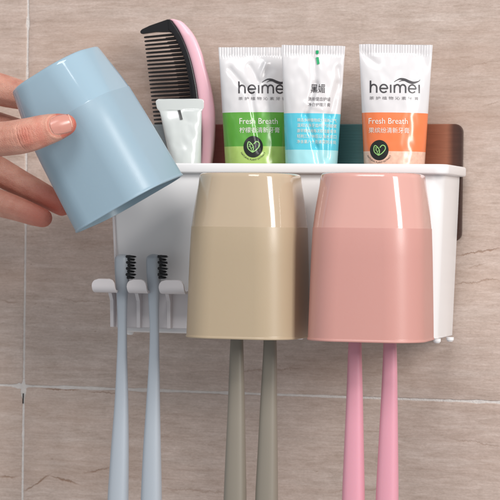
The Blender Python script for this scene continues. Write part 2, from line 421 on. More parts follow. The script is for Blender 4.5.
# hooks: plate reaching forward, with an upturned rounded lip
Yh = YF-.026
for hi, (xa_, xb_, rib) in enumerate(((92, 114.5, 108), (127, 146.5, 134.5), (159, 184, 165))):
    bm = bmesh.new()
    x0, x1 = X(xa_, 285, Yh), X(xb_, 285, Yh)
    zlo, zhi = Z(140, 292.3, Yh), Z(140, 279.5, Yh)
    w = x1-x0; n = 14; rows = []
    prof = []                                    # (y, z) section from the strip forward and up over the lip
    for i in range(7): prof.append((lerp(YF-.001, Yh+.005, i/6), zlo+.0008*(1-i/6)))
    for i in range(1, 7):
        a = R(90*i/6); prof.append((Yh+.005-.005*math.sin(a), zlo+.005*(1-math.cos(a))))
    for i in range(1, 5): prof.append((Yh-.0006*i/4, lerp(zlo+.005, zhi, i/4)))
    th = .0016
    top, bot = [], []
    for i, (y_, z_) in enumerate(prof):
        j0, j1 = max(i-1, 0), min(i+1, len(prof)-1)
        dy, dz = prof[j1][0]-prof[j0][0], prof[j1][1]-prof[j0][1]; l_ = math.hypot(dy, dz)
        ny, nz = dz/l_*-1, dy/l_                # inward normal
        # width: narrower at the back, rounded shoulders at the lip's top
        f = i/(len(prof)-1)
        zz = max(0, (z_-(zhi-.0045))/.0045)
        ins = .0045*(1-math.sqrt(max(0, 1-zz*zz)))
        back = .0018*(1-min(1, i/8))
        xs = [lerp(x0+ins+back, x1-ins*.75-back, s/n) for s in range(n+1)]
        top.append([(x_, y_-ny*th/2, z_-nz*th/2) for x_ in xs]); bot.append([(x_, y_+ny*th/2, z_+nz*th/2) for x_ in xs])
    rings = [t_+b_[::-1] for t_, b_ in zip(top, bot)]
    loft(bm, rings)
    h = mk('hook', bm, M['frost'], holder, world=True, angle=50)
    # the gusset under it
    bm = bmesh.new()
    xr0 = X(rib, 300, YF-.012)
    for (xx,) in ((xr0,),):
        yb = YF-.0032
        sec = [(yb, zlo-.0012), (yb-.0085, zlo-.0012), (yb-.0050, zlo-.006), (yb-.0040, zb_+.0006), (yb, zb_+.0006)]
        loft(bm, [[(xx, y_, z_) for y_, z_ in sec], [(xx+.0022, y_, z_) for y_, z_ in sec]])
    rb = mk('rib', bm, M['frost'], holder, world=True, smooth=False)
# feet under the body
for (px_, Y_) in ((437, YF+.012), (450, -.03), (130, YF+.012), (300, YF+.012)):
    bm = bmesh.new()
    p = at(px_, 340, Y_)
    loft(bm, [[(p.x+r_*math.cos(a), Y_+r_*math.sin(a), z_) for a in [2*math.pi*i/16 for i in range(16)]] for r_, z_ in ((.0024, zb+.0005), (.0024, zb-.0012), (.0016, zb-.0022))])
    mk('foot', bm, M['white'], holder, world=True)
# small pegs on the front that the cups slip over (behind the cups)
PEG = []

# ------------------------------------------------------------------ cups
def cup_mesh(h=.0988, sc=1.0):
    bm = bmesh.new()
    hs = .031
    def ring(s, z, r): 
        pts = rrect(-s, s, -s, s, z, r, 10)
        # bulge the flat sides very slightly
        out = []
        for x, y, z_ in pts:
            a = math.atan2(y, x); out.append((x*(1+.012*math.cos(2*a)**2), y*(1+.012*math.cos(2*a)**2), z_))
        return out
    zs = h-.0322                              # height of the step between satin and glossy part
    B = [(0, .0339, .0200), (.0003, .03415, .0202), (.0011, .03415, .0202), (.0014, .03385, .0200), (.0016, .0338, .0200), (.0024, .03378, .0200), (.012, .0336, .0200), (.03, .0332, .0200), (.05, .03275, .0202), (zs-.0004, .0322, .0204), (zs, .0321, .0204)]
    T = [(zs+.0004, .03204, .0204), (zs+.008, .0314, .0208), (zs+.018, .0303, .0214), (zs+.026, .0293, .0216), (h-.0028, .0289, .0216), (h-.0012, .0286, .0214), (h-.0004, .0279, .0208), (h, .0267, .0198),
         (h, .0249, .0182), (h-.0008, .0241, .0176)]
    I = [(.0, .0319, .0182), (.05, .0308, .0184), (h-.030, .0300, .0188), (h-.006, .0267, .0190), (h-.0035, .0243, .017)]
    rings = [ring(s, z, r) for z, s, r in I[::-1]]+[ring(s, z, r) for z, s, r in B+T]
    nI, nB = len(I), len(B)
    loft(bm, rings, True, True, midx=lambda i: 1 if i >= nI+nB-1 else 0)
    return bm
def make_cup(name, colour, matrix):
    bm = cup_mesh()
    me_o = mk(name, bm, [M[colour+'_satin'], M[colour+'_gloss']], angle=60)
    me_o.matrix_world = matrix
    return me_o
YC = YF-.0368
zc0 = Z(372, 340.5, YC-.033)
c1 = make_cup('cup', 'beige', Matrix.Translation((X(249.5, 260, YC), YC, Z(250, 339.8, YC-.033))) @ Matrix.Rotation(R(-1), 4, 'Z'))
tag(c1, 'beige upside-down tooth cup hanging in the middle, below the green toothpaste tube', 'cup', 'tooth cups')
c2 = make_cup('cup', 'pink', Matrix.Translation((X(372.2, 260, YC), YC, Z(370, 342.6, YC-.033))) @ Matrix.Rotation(R(2), 4, 'Z') @ Matrix.Diagonal((1.03, 1.03, 1, 1)))
tag(c2, 'salmon pink upside-down tooth cup hanging right of the beige cup', 'cup', 'tooth cups')
YB = -.120
cc = at(92, 135.5, YB)
# orientation in the camera's frame: closed end leaning up and left, mouth a little open to the camera
MB = CR.to_4x4() @ Matrix.Rotation(R(29), 4, 'Z') @ Matrix.Rotation(R(-90-.4), 4, 'X') @ Matrix.Rotation(R(-24), 4, 'Z') @ Matrix.Scale(.955, 4) @ Matrix.Translation((0, 0, -.050))
c3 = make_cup('cup', 'blue', Matrix.Translation(cc) @ MB)
tag(c3, 'pale blue tooth cup tilted in the hand at the left', 'cup', 'tooth cups')

# ------------------------------------------------------------------ toothbrushes
def toothbrush(label, group, m_, Y, cen, hw, ytop, ybot, bside=1):
    """cen, hw: pixel tables of the centre line and the half width against picture height"""
    base = at(catmull(cen, ybot), ybot, Y)
    root = empty('toothbrush', base); tag(root, label, 'toothbrush', group)
    kk = k_at(base)
    bm = bmesh.new(); pts = []; rad = []
    ys = [ytop+q for q in (.02, .25, .7, 1.4, 2.4, 3.6, 5)]+[ytop+5+(ybot-ytop-13)*i/60 for i in range(1, 61)]+[ybot-8+8*math.sin(R(15*i)) for i in range(1, 7)]
    rings = []
    for y in ys[::-1]:
        y = min(y, ybot-.02)
        p = at(catmull(cen, y), y, Y)-base; r = catmull(hw, y)*kk
        if y < ytop+5: r *= (1-((ytop+5-y)/5)**2.4)**.5
        if y > ybot-8: r *= (1-((y-ybot+8)/8)**2)**.5
        hd = max(0, min(1, (ytop+34-y)/14)); fy = lerp(.85, 1.15, hd)
        rings.append([(p.x+r*math.copysign(abs(math.cos(a))**.75, math.cos(a)), p.y+fy*r*math.copysign(abs(math.sin(a))**.75, math.sin(a)), p.z) for a in [2*math.pi*j/24 for j in range(24)]])
    loft(bm, rings); mk('handle', bm, m_, root, angle=70)
    # bristles: rows of tapered tufts on one side of the head
    bm = bmesh.new()
    r0 = catmull(hw, ytop+10)*kk
    for row in range(8):
        yy = ytop+2.2+row*3.0
        for c_ in range(3):
            p = at(catmull(cen, yy), yy, Y)-base
            y0 = (c_-1)*.0024+(.0006 if row % 2 else -.0006)
            L_ = .0030+(.0012 if row % 2 == 0 else 0)
            x0 = p.x+bside*(r0*.80); x1 = p.x+bside*(r0+L_)
            for q in range(9):
                an = 2*math.pi*q/8; f_ = 0 if q == 8 else 1
                o0 = (.00062*f_*math.cos(an), .00062*f_*math.sin(an)); sp_ = random.uniform(.7, 1.25)
                o1 = (o0[0]*sp_+random.uniform(-.0001, .0001), o0[1]*sp_*.8-.0002+random.uniform(-.0001, .0001))
                xe = x1-(.0007 if f_ else 0)+random.uniform(-.0002, .0002)
                loft(bm, [[(x_, p.y+y0+o_[0]+w_*math.cos(b), p.z+o_[1]+w_*math.sin(b)) for b in [2*math.pi*j/5 for j in range(5)]] for x_, o_, w_ in ((x0, o0, .0003), (xe, o1, .00016))])
    mk('bristles', bm, M['bristle'], root)
    return root
YT = YF-.0145
hwb = [(254, 6.8), (262, 7.3), (275, 6.9), (290, 5.9), (305, 5.1), (325, 4.6), (350, 4.9), (400, 6.7), (450, 8.8), (500, 10.3), (535, 10.5), (552, 10)]
toothbrush('pale grey-blue toothbrush hanging in the first hook gap from the left, under the blue cup', 'pale grey-blue toothbrushes', M['brush_grey'], YT,
           [(254, 122.5), (275, 122.3), (300, 122), (330, 122.3), (360, 122), (400, 121.5), (450, 119.8), (500, 118), (552, 116.8)], hwb, 254, 552)
toothbrush('pale grey-blue toothbrush hanging in the second hook gap, beside the beige cup', 'pale grey-blue toothbrushes', M['brush_grey'], YT,
           [(254, 154), (275, 154), (300, 153.8), (330, 154.4), (360, 154.2), (400, 153.2), (450, 152), (500, 151.3), (552, 150.5)], hwb, 254, 552)
hwt = [(200, 6.5), (215, 7), (240, 5.5), (270, 5), (310, 5.2), (342, 6.4), (370, 7.3), (400, 8.2), (450, 9.8), (500, 11.2), (540, 11.2), (560, 10.5)]
YI = YC+.004
T4 = [('grey-brown toothbrush, the left one under the beige cup', 'brush_taupe', [(200, 240), (342, 236.8), (400, 236.4), (450, 235.7), (500, 235), (560, 234)]),
      ('grey-brown toothbrush, the right one under the beige cup', 'brush_taupe', [(200, 268), (342, 270), (400, 268.7), (450, 267.7), (500, 266.6), (560, 266)]),
      ('pink toothbrush, the left one under the pink cup', 'brush_pink', [(200, 358), (345, 355), (400, 354.6), (450, 354), (500, 353.4), (560, 353)]),
      ('pink toothbrush, the right one under the pink cup', 'brush_pink', [(200, 388), (345, 390), (400, 389.3), (450, 388.2), (500, 387.1), (560, 386)])]
for lab, mm, cen in T4:
    toothbrush(lab, 'grey-brown toothbrushes' if 'brown' in lab else 'pink toothbrushes', M[mm], YI, cen, hwt, 205, 560, 1)

# ------------------------------------------------------------------ toothpaste tubes
def text_mesh(s, size, spacing=1.0):
    cu = bpy.data.curves.new('t', 'FONT'); cu.body = s; cu.size = size; cu.space_character = spacing; cu.resolution_u = 3
    o = bpy.data.objects.new('t', cu); col.objects.link(o)
    dg = bpy.context.evaluated_depsgraph_get(); dg.update()
    me = bpy.data.meshes.new_from_object(o.evaluated_get(dg))
    vs = [v.co.copy() for v in me.vertices]; fs = [tuple(p.vertices) for p in me.polygons]
    bpy.data.objects.remove(o); bpy.data.curves.remove(cu); bpy.data.meshes.remove(me)
    return vs, fs
class Surf:
    """a toothpaste tube standing on its cap: round below, pressed flat at the crimp"""
    def __init__(s, root, a0, a1, hv, depth, low, seed, dents, crimp=.0058, left=None, right=None):
        s.root = root; s.a0, s.a1, s.hv, s.depth, s.low, s.seed, s.dents, s.crimp = a0, a1, hv, depth, low, seed, dents, crimp
        s.shift = 0; s.flare = 0
    def half(s, v):
        t = max(0, min(1, (v+s.low)/(s.hv+s.low)))
        a = lerp(s.a0, s.a1, max(0, v/s.hv)) if v > 0 else lerp(s.a0*.985, s.a0, (v+s.low)/s.low)
        tt = max(0, min(1, (s.hv-s.crimp-v)/(s.hv-s.crimp+s.low)))
        b = .0009+(s.depth-.0009)*math.sin(min(1, tt*1.05)*math.pi/2)**.85
        if v > s.hv-s.crimp: b = .0008
        if s.flare:
            q = max(0, min(1, (v-(s.hv-s.crimp*1.25))/(s.crimp*.45))); a *= 1+s.flare*q*q*(3-2*q)
            e = max(0, v-(s.hv-.0022))/.0022; a -= .0022*(1-math.sqrt(max(0, 1-e*e)))
        return a, b
    def cen(s, v): return s.shift*max(0, v)/s.hv
    def off(s, u, v, a):
        """inward dent field"""
        d = 0
        for (u0, v0, u1, v1, w, amp) in s.dents:
            L2 = (u1-u0)**2+(v1-v0)**2; t = max(0, min(1, ((u-u0)*(u1-u0)+(v-v0)*(v1-v0))/L2))
            dd = math.hypot(u-u0-t*(u1-u0), v-v0-t*(v1-v0))
            d += amp*math.exp(-(dd/w)**2)*math.sin(math.pi*(.12+.88*t)) if False else amp*math.exp(-(dd/w)**2)
        top = max(0, min(1, v/(s.hv-s.crimp)))
        if v < s.hv-s.crimp:
            d += .0009*top*noise.noise(Vector((u*70+s.seed, v*45, s.seed)))+.0003*noise.noise(Vector((u*220+s.seed, v*160, 3)))
        return d
    def P(s, u, v, lift=0):
        a, b = s.half(v); x = max(-.999, min(.999, u/a))
        y = -b*(max(0, 1-abs(x)**2.2))**.5+s.off(u, v, a)
        return Vector((u+s.cen(v), y-lift, v+s.low+.0))
def make_tube(label, cx, Y, hw0, hw1, ytop, bands, seed, dents, rotz=16.4, tilt=0, shift=0, depth=.0155, low=.028, crimp=9, group='toothpaste tubes in the tray', cap=True, ridge=.00028, flare=0, name='toothpaste_tube'):
    p = at(cx, 163.8, Y); kk = k_at(p)
    hv = (163.8-ytop)*kk
    ca = .011 if cap else 0
    rot = Matrix.Rotation(R(rotz), 3, 'Z') @ Matrix.Rotation(R(tilt), 3, 'Y')
    root = empty(name, p-Vector((0, 0, low+ca)), rot); tag(root, label, 'toothpaste tube', group)
    S = Surf(root, hw0*kk, hw1*kk, hv, depth, low, seed, dents, crimp*kk); S.k = kk; S.cx = cx; S.shift = shift; S.ca = ca; S.flare = flare
    bm = bmesh.new()
    vs_ = [-low+low*i/6 for i in range(6)]
    N = 74
    vv = [hv*i/N for i in range(N+1)]
    edges = sorted([(163.8-y)*kk for y, _ in bands[1:]])
    for e_ in edges:                                # snap a ring onto every colour boundary
        i = min(range(len(vv)), key=lambda i: abs(vv[i]-e_)); vv[i] = e_
    i = min(range(len(vv)), key=lambda i: abs(vv[i]-(hv-S.crimp))); vv[i] = hv-S.crimp
    vs_ += vv
    nc = 240; rings = []
    for v in vs_:
        a, b = S.half(v); ring = []
        for j in range(nc):
            th = 2*math.pi*j/nc
            x = math.sin(th); 
            y = -math.copysign(max(0, (1-abs(x)**2.2))**.5, math.cos(th)) if abs(x) < 1 else 0
            u = x*a; front = math.cos(th) > 0
            q = Vector((u+S.cen(v), b*y, v+low+ca))
            wgt = min(1, abs(y)*1.6)
            if front: q.y += S.off(u, v, a)*wgt
            else: q.y -= .6*S.off(-u, v, a)*wgt
            if v >= hv-S.crimp-1e-6:                # crimp ridges
                q.y += (ridge*math.sin(u*2*math.pi/.00165))*(1 if front else -1)*wgt
                if v >= hv-1e-6: q.z += .0003*noise.noise(Vector((u*260, seed, 0)))
            ring.append(q)
        rings.append(ring)
    def mi(i):
        v = (vs_[i]+vs_[min(i+1, len(vs_)-1)])/2; y = 163.8-v/kk
        r = 0
        for q, (yb, _) in enumerate(bands):
            if y > yb: r = q
        return r
    # shoulder
    sh = []
    for (f, z) in ((.35, -.0022), (.6, -.0016), (.9, -.0006)):
        sh.append([Vector((S.half(-low)[0]*f*math.sin(2*math.pi*j/nc), -S.depth*f*math.cos(2*math.pi*j/nc), ca+z)) for j in range(nc)])
    loft(bm, sh+rings, True, True, midx=lambda i: mi(max(0, i-3)))
    mk('tube_body', bm, [b_[1] for b_ in bands], root, angle=60)
    if cap:
        bm = bmesh.new(); rings = []
        for (r_, z_) in ((.0098, 0), (.0102, .0006), (.0090, .0096), (.0084, .0104)):
            rings.append([((r_+(.00018 if j % 2 else 0))*math.cos(2*math.pi*j/60), (r_+(.00018 if j % 2 else 0))*math.sin(2*math.pi*j/60), z_) for j in range(60)])
        loft(bm, rings); mk('cap', bm, M['cap'], root)
    return S
def put_poly(S, name, vs, fs, m_, lift=.00028, parent=None):
    bm = bmesh.new()
    vv = []
    for (u, v) in vs:
        q = S.P(u, v, lift); q.z += S.ca; vv.append(bm.verts.new(q))
    for f in fs:
        try: bm.faces.new([vv[i] for i in f])
        except ValueError: pass
    o = mk(name, bm, m_, parent or S.root, smooth=False)
    # keep all faces looking outwards
    return o
def put_text(S, s, px, py, hpx, wpx, m_, name='lettering', slant=0, anchor='l', lift=.00028):
    """text whose ink box starts at pixel px, has its bottom at py, is hpx high and wpx wide"""
    vs, fs = text_mesh(s, 1.0)
    x0, x1 = min(v.x for v in vs), max(v.x for v in vs); y0, y1 = min(v.y for v in vs), max(v.y for v in vs)
    k = S.k
    out = [(((px-S.cx)+(v.x-x0)/(x1-x0)*wpx)*k, ((163.8-py)+(v.y-y0)/(y1-y0)*hpx)*k) for v in vs]
    return put_poly(S, name, out, fs, m_, lift)
def stroke(pts, w0, w1=None, n=10, closed=False):
    """ribbon mesh along a smooth curve through pts"""
    w1 = w0 if w1 is None else w1
    P_ = [Vector(p) for p in pts]; c = []
    m = len(P_)
    for i in range(m-1 if not closed else m):
        p0, p1, p2, p3 = (P_[max(i-1, 0)], P_[i], P_[i+1], P_[min(i+2, m-1)]) if not closed else (P_[(i-1) % m], P_[i], P_[(i+1) % m], P_[(i+2) % m])
        for j in range(n):
            t = j/n
            c.append(.5*((2*p1)+(-p0+p2)*t+(2*p0-5*p1+4*p2-p3)*t*t+(-p0+3*p1-3*p2+p3)*t**3))
    if not closed: c.append(P_[-1])
    vs, fs = [], []
    M_ = len(c)
    for i, p in enumerate(c):
        a = c[(i-1) % M_] if closed else c[max(i-1, 0)]; b = c[(i+1) % M_] if closed else c[min(i+1, M_-1)]
        d = (b-a); d = d.normalized() if d.length > 1e-9 else Vector((1, 0)); nn = Vector((-d.y, d.x))
        if callable(w0): w = w0(i/(M_-1))
        else: w = lerp(w0, w1, i/(M_-1))
        vs += [p+nn*w/2, p-nn*w/2]
    for i in range(M_ if closed else M_-1):
        j = (i+1) % M_; fs.append((2*i, 2*i+1, 2*j+1, 2*j))
    return vs, fs
def merge(lst):
    V_, F_ = [], []
    for vs, fs in lst:
        o = len(V_); V_ += vs; F_ += [tuple(i+o for i in f) for f in fs]
    return V_, F_
def logo(S, px, wpx, ybase, hx, sw=True):
    """round monoline lower-case lettering with a leaf-like swoosh over its right half; letters are hx pixels high"""
    w = .17; L_ = []
    def arc(cx, cy, rx, ry, a0, a1, n=9): return [(cx+rx*math.cos(R(a0+(a1-a0)*i/n)), cy+ry*math.sin(R(a0+(a1-a0)*i/n))) for i in range(n+1)]
    x = 0
    # h
    L_.append(stroke([(x+.09, 1.42), (x+.09, .9), (x+.09, 0)], w)); L_.append(stroke([(x+.09, .45)]+arc(x+.45, .58, .34, .38, 165, 0, 7)+[(x+.79, .3), (x+.79, 0)], w, n=5)); x += 1.12
    # e
    def e(x): return stroke([(x+.06, .5), (x+.45, .5), (x+.86, .5)]+arc(x+.46, .5, .42, .46, 12, 318, 14), w*.95, n=4)
    L_.append(e(x)); x += 1.16
    L_.append(stroke([(x+.09, .95), (x+.09, .5), (x+.09, 0)], w)); x += .42
    # m
    L_.append(stroke([(x+.09, .92), (x+.09, .5), (x+.09, 0)], w)); L_.append(stroke([(x+.09, .5)]+arc(x+.42, .6, .31, .36, 160, 0, 7)+[(x+.73, .3), (x+.73, 0)], w, n=5))
    L_.append(stroke([(x+.73, .5)]+arc(x+1.06, .6, .31, .36, 160, 0, 7)+[(x+1.37, .3), (x+1.37, 0)], w, n=5)); x += 1.68
    L_.append(e(x)); x += 1.16
    L_.append(stroke([(x+.09, 1.0), (x+.09, .5), (x+.09, 0)], w)); x += .18
    tot = x
    if sw:
        wf = lambda t: .05+.26*math.sin(math.pi*min(1, t*1.0))**1.4
        L_.append(stroke([(2.75, 1.28), (3.35, 1.62), (3.9, 1.58), (4.5, 1.32), (5.0, 1.22), (5.6, 1.42), (tot+.02, 1.62)], wf, n=8))
        L_.append(stroke([(3.3, 1.30), (3.7, 1.46), (4.2, 1.42), (4.6, 1.24)], lambda t: .03+.08*math.sin(math.pi*t), n=8))
    vs, fs = merge(L_)
    k = S.k; sx_ = wpx/tot
    out = [((px-S.cx+v.x*sx_)*k, (163.8-ybase+v.y*hx)*k) for v in vs]
    put_poly(S, 'logo_lettering', out, fs, M['ink'])
def badge(S, px, py, rpx, tint):
    k = S.k; u0, v0 = (px-S.cx)*k, (163.8-py)*k; r = rpx*k
    vs = [(u0, v0)]; fs = []
    nr, na = 6, 40
    for i in range(1, nr+1):
        for j in range(na):
            a = 2*math.pi*j/na; vs.append((u0+r*i/nr*math.cos(a)*.94, v0+r*i/nr*math.sin(a)*1.05))
    for j in range(na): fs.append((0, 1+j, 1+(j+1) % na))
    for i in range(nr-1):
        for j in range(na):
            fs.append((1+i*na+j, 1+(i+1)*na+j, 1+(i+1)*na+(j+1) % na, 1+i*na+(j+1) % na))
    bo = put_poly(S, 'badge', vs, fs, M['ink_black'], .00024)
    L_ = []
    # a leaf beside the open half of a heart
    L_.append(stroke([(-.08, -.55), (-.48, -.2), (-.55, .2), (-.42, .48), (-.1, .2), (.02, -.15), (-.08, -.55)], .09))
    L_.append(stroke([(-.08, -.55), (-.25, -.1), (-.38, .3)], .06))
    L_.append(stroke([(-.28, .0), (-.44, .02)], .05)); L_.append(stroke([(-.22, -.2), (-.06, -.05)], .05)); L_.append(stroke([(-.33, .2), (-.2, .25)], .05))
    L_.append(stroke([(-.08, -.55), (.3, -.3), (.6, .1), (.55, .42), (.28, .5), (.05, .25)], .09))
    vs, fs = merge(L_)
    put_poly(S, 'leaf_emblem', [(u0+v.x*r, v0+v.y*r) for v in vs], fs, tint, .00038, bo)
    # tiny curved line of writing under the badge
    tv, tf_ = text_mesh('NATURAL PLANT EXTRACT', 1.0)
    x0, x1 = min(v.x for v in tv), max(v.x for v in tv)
    out = []
    for v in tv:
        a = R(lerp(205, 335, (v.x-x0)/(x1-x0))); rr = r*(1.28-.20*(.7-v.y)/.7*-1 if False else 1.34-.22*v.y)
        out.append((u0+rr*math.cos(a), v0+rr*math.sin(a)))
    put_poly(S, 'badge_lettering', out, tf_, M['ink'])

k0 = k_at(at(395, 163, -.04))
# orange
S = make_tube('orange and white toothpaste tube, rightmost in the tray', 394.3, -.038, 30.5, 36.8, 44.8,
              [(0, M['t_white']), (113.4, M['t_orange']), (152, M['t_peach'])], 4.2,
              [(-.021, .069, -.012, .062, .0022, .0009), (.018, .066, .0225, .052, .003, .0006)])
logo(S, 368.3, 50, 93.6, 8.6)
put_text(S, '茶 护 植 物 沁 素 牙 膏', 368, 100.6, 3.3, 49, M['ink_grey'])
put_text(S, 'Fresh Breath', 367.5, 124.8, 5.8, 38.5, M['ink_white'])
put_text(S, '果缤纷清新牙膏', 367.5, 134, 5.6, 40, M['ink_white'])
badge(S, 378, 151, 9.6, M['ink_leaf'])
# green
S = make_tube('green and white toothpaste tube, leftmost of the three big ones in the tray', 257.5, -.030, 31.5, 38, 47.5,
              [(0, M['t_white']), (113, M['t_green']), (147, M['t_lime'])], 9.1,
              [(-.017, .060, -.004, .044, .0020, .0015), (-.004, .044, .002, .008, .0017, .0012), (.002, .055, .006, .064, .002, -.0008), (-.004, .062, .001, .052, .0018, .0012)], rotz=18, tilt=-.8)
logo(S, 239, 49, 94, 8.6)
put_text(S, '茶 护 植 物 沁 素 牙 膏', 239, 100.8, 3.2, 48, M['ink_grey'])
put_text(S, 'Fresh Breath', 240, 124.8, 5.8, 38, M['ink_white'])
put_text(S, '柠檬香清新牙膏', 240, 133.6, 5.6, 40, M['ink_white'])
badge(S, 253.5, 147.5, 10.2, M['ink_leaf'])
# cyan
S = make_tube('crumpled light blue and white toothpaste tube between the green and the orange tube', 311, -.042, 26, 31.8, 45.6,
              [(0, M['t_white']), (114, M['t_cyan']), (150.5, M['t_pale'])], 1.7,
              [(.0, .066, .002, .050, .0022, .0012), (.002, .050, -.004, .030, .0018, .0016), (-.004, .030, .003, .010, .0018, .0014), (.003, .010, .005, .0, .002, .0013),
               (.016, .050, .011, .030, .0022, .0016), (.011, .030, .010, .004, .0016, .0013), (-.003, .037, .006, .034, .0018, -.0009), (.016, .060, .018, .045, .002, .0012)], rotz=14, tilt=.3, depth=.014)
put_text(S, '黑媚', 309.5, 93.5, 9, 13.8, M['ink'])
put_text(S, '清新健齿护龈', 307, 101.6, 4, 22, M['ink_grey'])
put_text(S, '净白护理牙膏', 307, 107, 3.6, 22, M['ink_grey'])
for i, s_ in enumerate(('精选多种植物成分清新口气', '温和洁净牙齿呵护牙龈健', '康早晚使用每次取适量膏体', '轻刷三分钟后以清水漱口', '净含量八十克请置阴凉处')):
    put_text(S, s_, 296.5, 122.6+i*5.4, 3.6, 39, M['ink_white'])
put_poly(S, 'colour_mark', [((x-S.cx)*S.k, (163.8-y)*S.k) for x, y in ((313.6, 57.6), (316.4, 57.2), (317.6, 64), (315, 65))], [(0, 1, 2, 3)], M['ink_green'], .0006)
put_poly(S, 'colour_mark', [((x-S.cx)*S.k, (163.8-y)*S.k) for x, y in ((313.6, 50.6), (316.4, 50.6), (316.4, 54), (313.6, 54))], [(0, 1, 2, 3)], M['ink_green'], .0007)
# small sample
S = make_tube('small plain white sample tube with a black mark, in front of the comb', 187.3, -.047, 15.2, 22.3, 99, [(0, M['t_sample'])], 6.3,
              [(-.003, .012, .004, .026, .004, .0007)], rotz=15, tilt=-1.5, depth=.0085, low=.020, crimp=10.5, name='sample_tube', group=None, shift=-.0036, ridge=0, flare=.10)
S.root['category'] = 'sample tube'
put_poly(S, 'black_mark', [((x-S.cx-0)*S.k, (163.8-y)*S.k) for x, y in ((184.4, 110.2), (187.2, 110.0), (188.8, 119.6), (186.2, 120))], [(0, 1, 2, 3)], M['ink_black'], .0006)

# ------------------------------------------------------------------ comb
YK = -.026
cb = empty('comb', at(205, 232, YK)); tag(cb, 'black and pink comb standing upright behind the small white sample tube', 'comb')
def cpt(px, py, dy=0):
    p = at(px, py, YK); return Vector((p.x, YK+dy, p.z))
outer = [(19, 170), (19.4, 177), (24, 184.5), (35.6, 194), (50, 200.5), (64.5, 205), (90, 211.5), (116, 215), (145, 214.2), (164, 212), (200, 206), (226, 200), (232, 196)]
bound = [(19, 168.5), (21, 172), (34, 181), (58, 190.5), (84, 196.5), (98, 198.5), (130, 202), (164, 201), (200, 196), (226, 191), (232, 192)]
inner = [(31, 168.8), (33, 172.5), (55, 183.3), (74, 188), (96, 190.5), (125, 192), (135, 193), (164, 193), (200, 189), (226, 186), (232, 188)]
def strip3(ya, yb, ta, tb, th, n, m_, name, rnd=.3):
    bm = bmesh.new(); rings = []
    for i in range(n+1):
        y = lerp(ya, yb, i/n); a = catmull(ta, y); b = catmull(tb, y)
        pa, pb = cpt(a, y), cpt(b, y); w = (pb-pa).length; t2 = th(i/n)/2
        ring = []
        for j in range(24):
            an = 2*math.pi*j/24; c_, s_ = math.cos(an), math.sin(an)
            ring.append(Vector((lerp(pa.x, pb.x, .5+.5*math.copysign(abs(c_)**rnd, c_)), YK+t2*math.copysign(abs(s_)**rnd, s_), pa.z)))
        rings.append(ring)
    loft(bm, rings); o = mk(name, bm, m_, cb, world=True, angle=50); return o
strip3(19.2, 231, bound, outer, lambda t: .0064*min(1, .35+t*9)*min(1, .4+(1-t)*8), 110, M['comb_pink'], 'comb_back', .75)
strip3(20.5, 230, inner, [(y, x+.4) for y, x in bound], lambda t: .0046, 110, M['comb_black'], 'comb_spine', .5)
bm = bmesh.new()
# end tooth: broad pointed blade at the top
tipo = [(141, 31.0), (143, 29.2), (150, 26), (159, 22.8), (168.5, 19.4), (172.5, 20.6), (175.5, 26), (173.5, 33.5), (168.5, 31.6), (156, 32.4), (142.5, 34.2), (140.8, 33)]
loft(bm, [[cpt(x, y, -.0016) for x, y in tipo], [cpt(x, y, .0016) for x, y in tipo]])
bmesh.ops.bevel(bm, geom=list(bm.edges), offset=.0003, segments=2, affect='EDGES')
mk('end_tooth', bm, M['comb_black'], cb, world=True)
bm = bmesh.new()
for i in range(23):
    yl = 37.4+i*3.92; t = i/21
    xl_ = 144.4+9.8*t; yr = yl-3.0+1.2*t
    xr_ = catmull(inner, yr)+2.0
    pa, pb = cpt(xl_, yl), cpt(xr_, yr)
    for (rA, rB, dy, f0) in ((.00060, .00092, 0, 0),):
        ra = [pa+Vector((0, rA*math.cos(a)*1.6, rA*math.sin(a))) for a in [2*math.pi*j/8 for j in range(8)]]
        rm = [pa.lerp(pb, .06)+Vector((0, rB*math.cos(a)*1.6, rB*.8*math.sin(a))) for a in [2*math.pi*j/8 for j in range(8)]]
        rb = [pb+Vector((0, rB*math.cos(a)*2.2, rB*math.sin(a))) for a in [2*math.pi*j/8 for j in range(8)]]
        loft(bm, [ra, rm, rb])
    # second, finer row of stubs near the spine
    if i < 22:
        q1 = pb.lerp(pa, .34)+Vector((0, .0022, -.0016)); q0 = pb+Vector((0, .0020, -.0016))
        loft(bm, [[q1+Vector((0, .0004*math.cos(a), .0004*math.sin(a))) for a in [2*math.pi*j/6 for j in range(6)]], [q0+Vector((0, .0008*math.cos(a), .0006*math.sin(a))) for a in [2*math.pi*j/6 for j in range(6)]]])
mk('teeth', bm, M['comb_black'], cb, world=True)

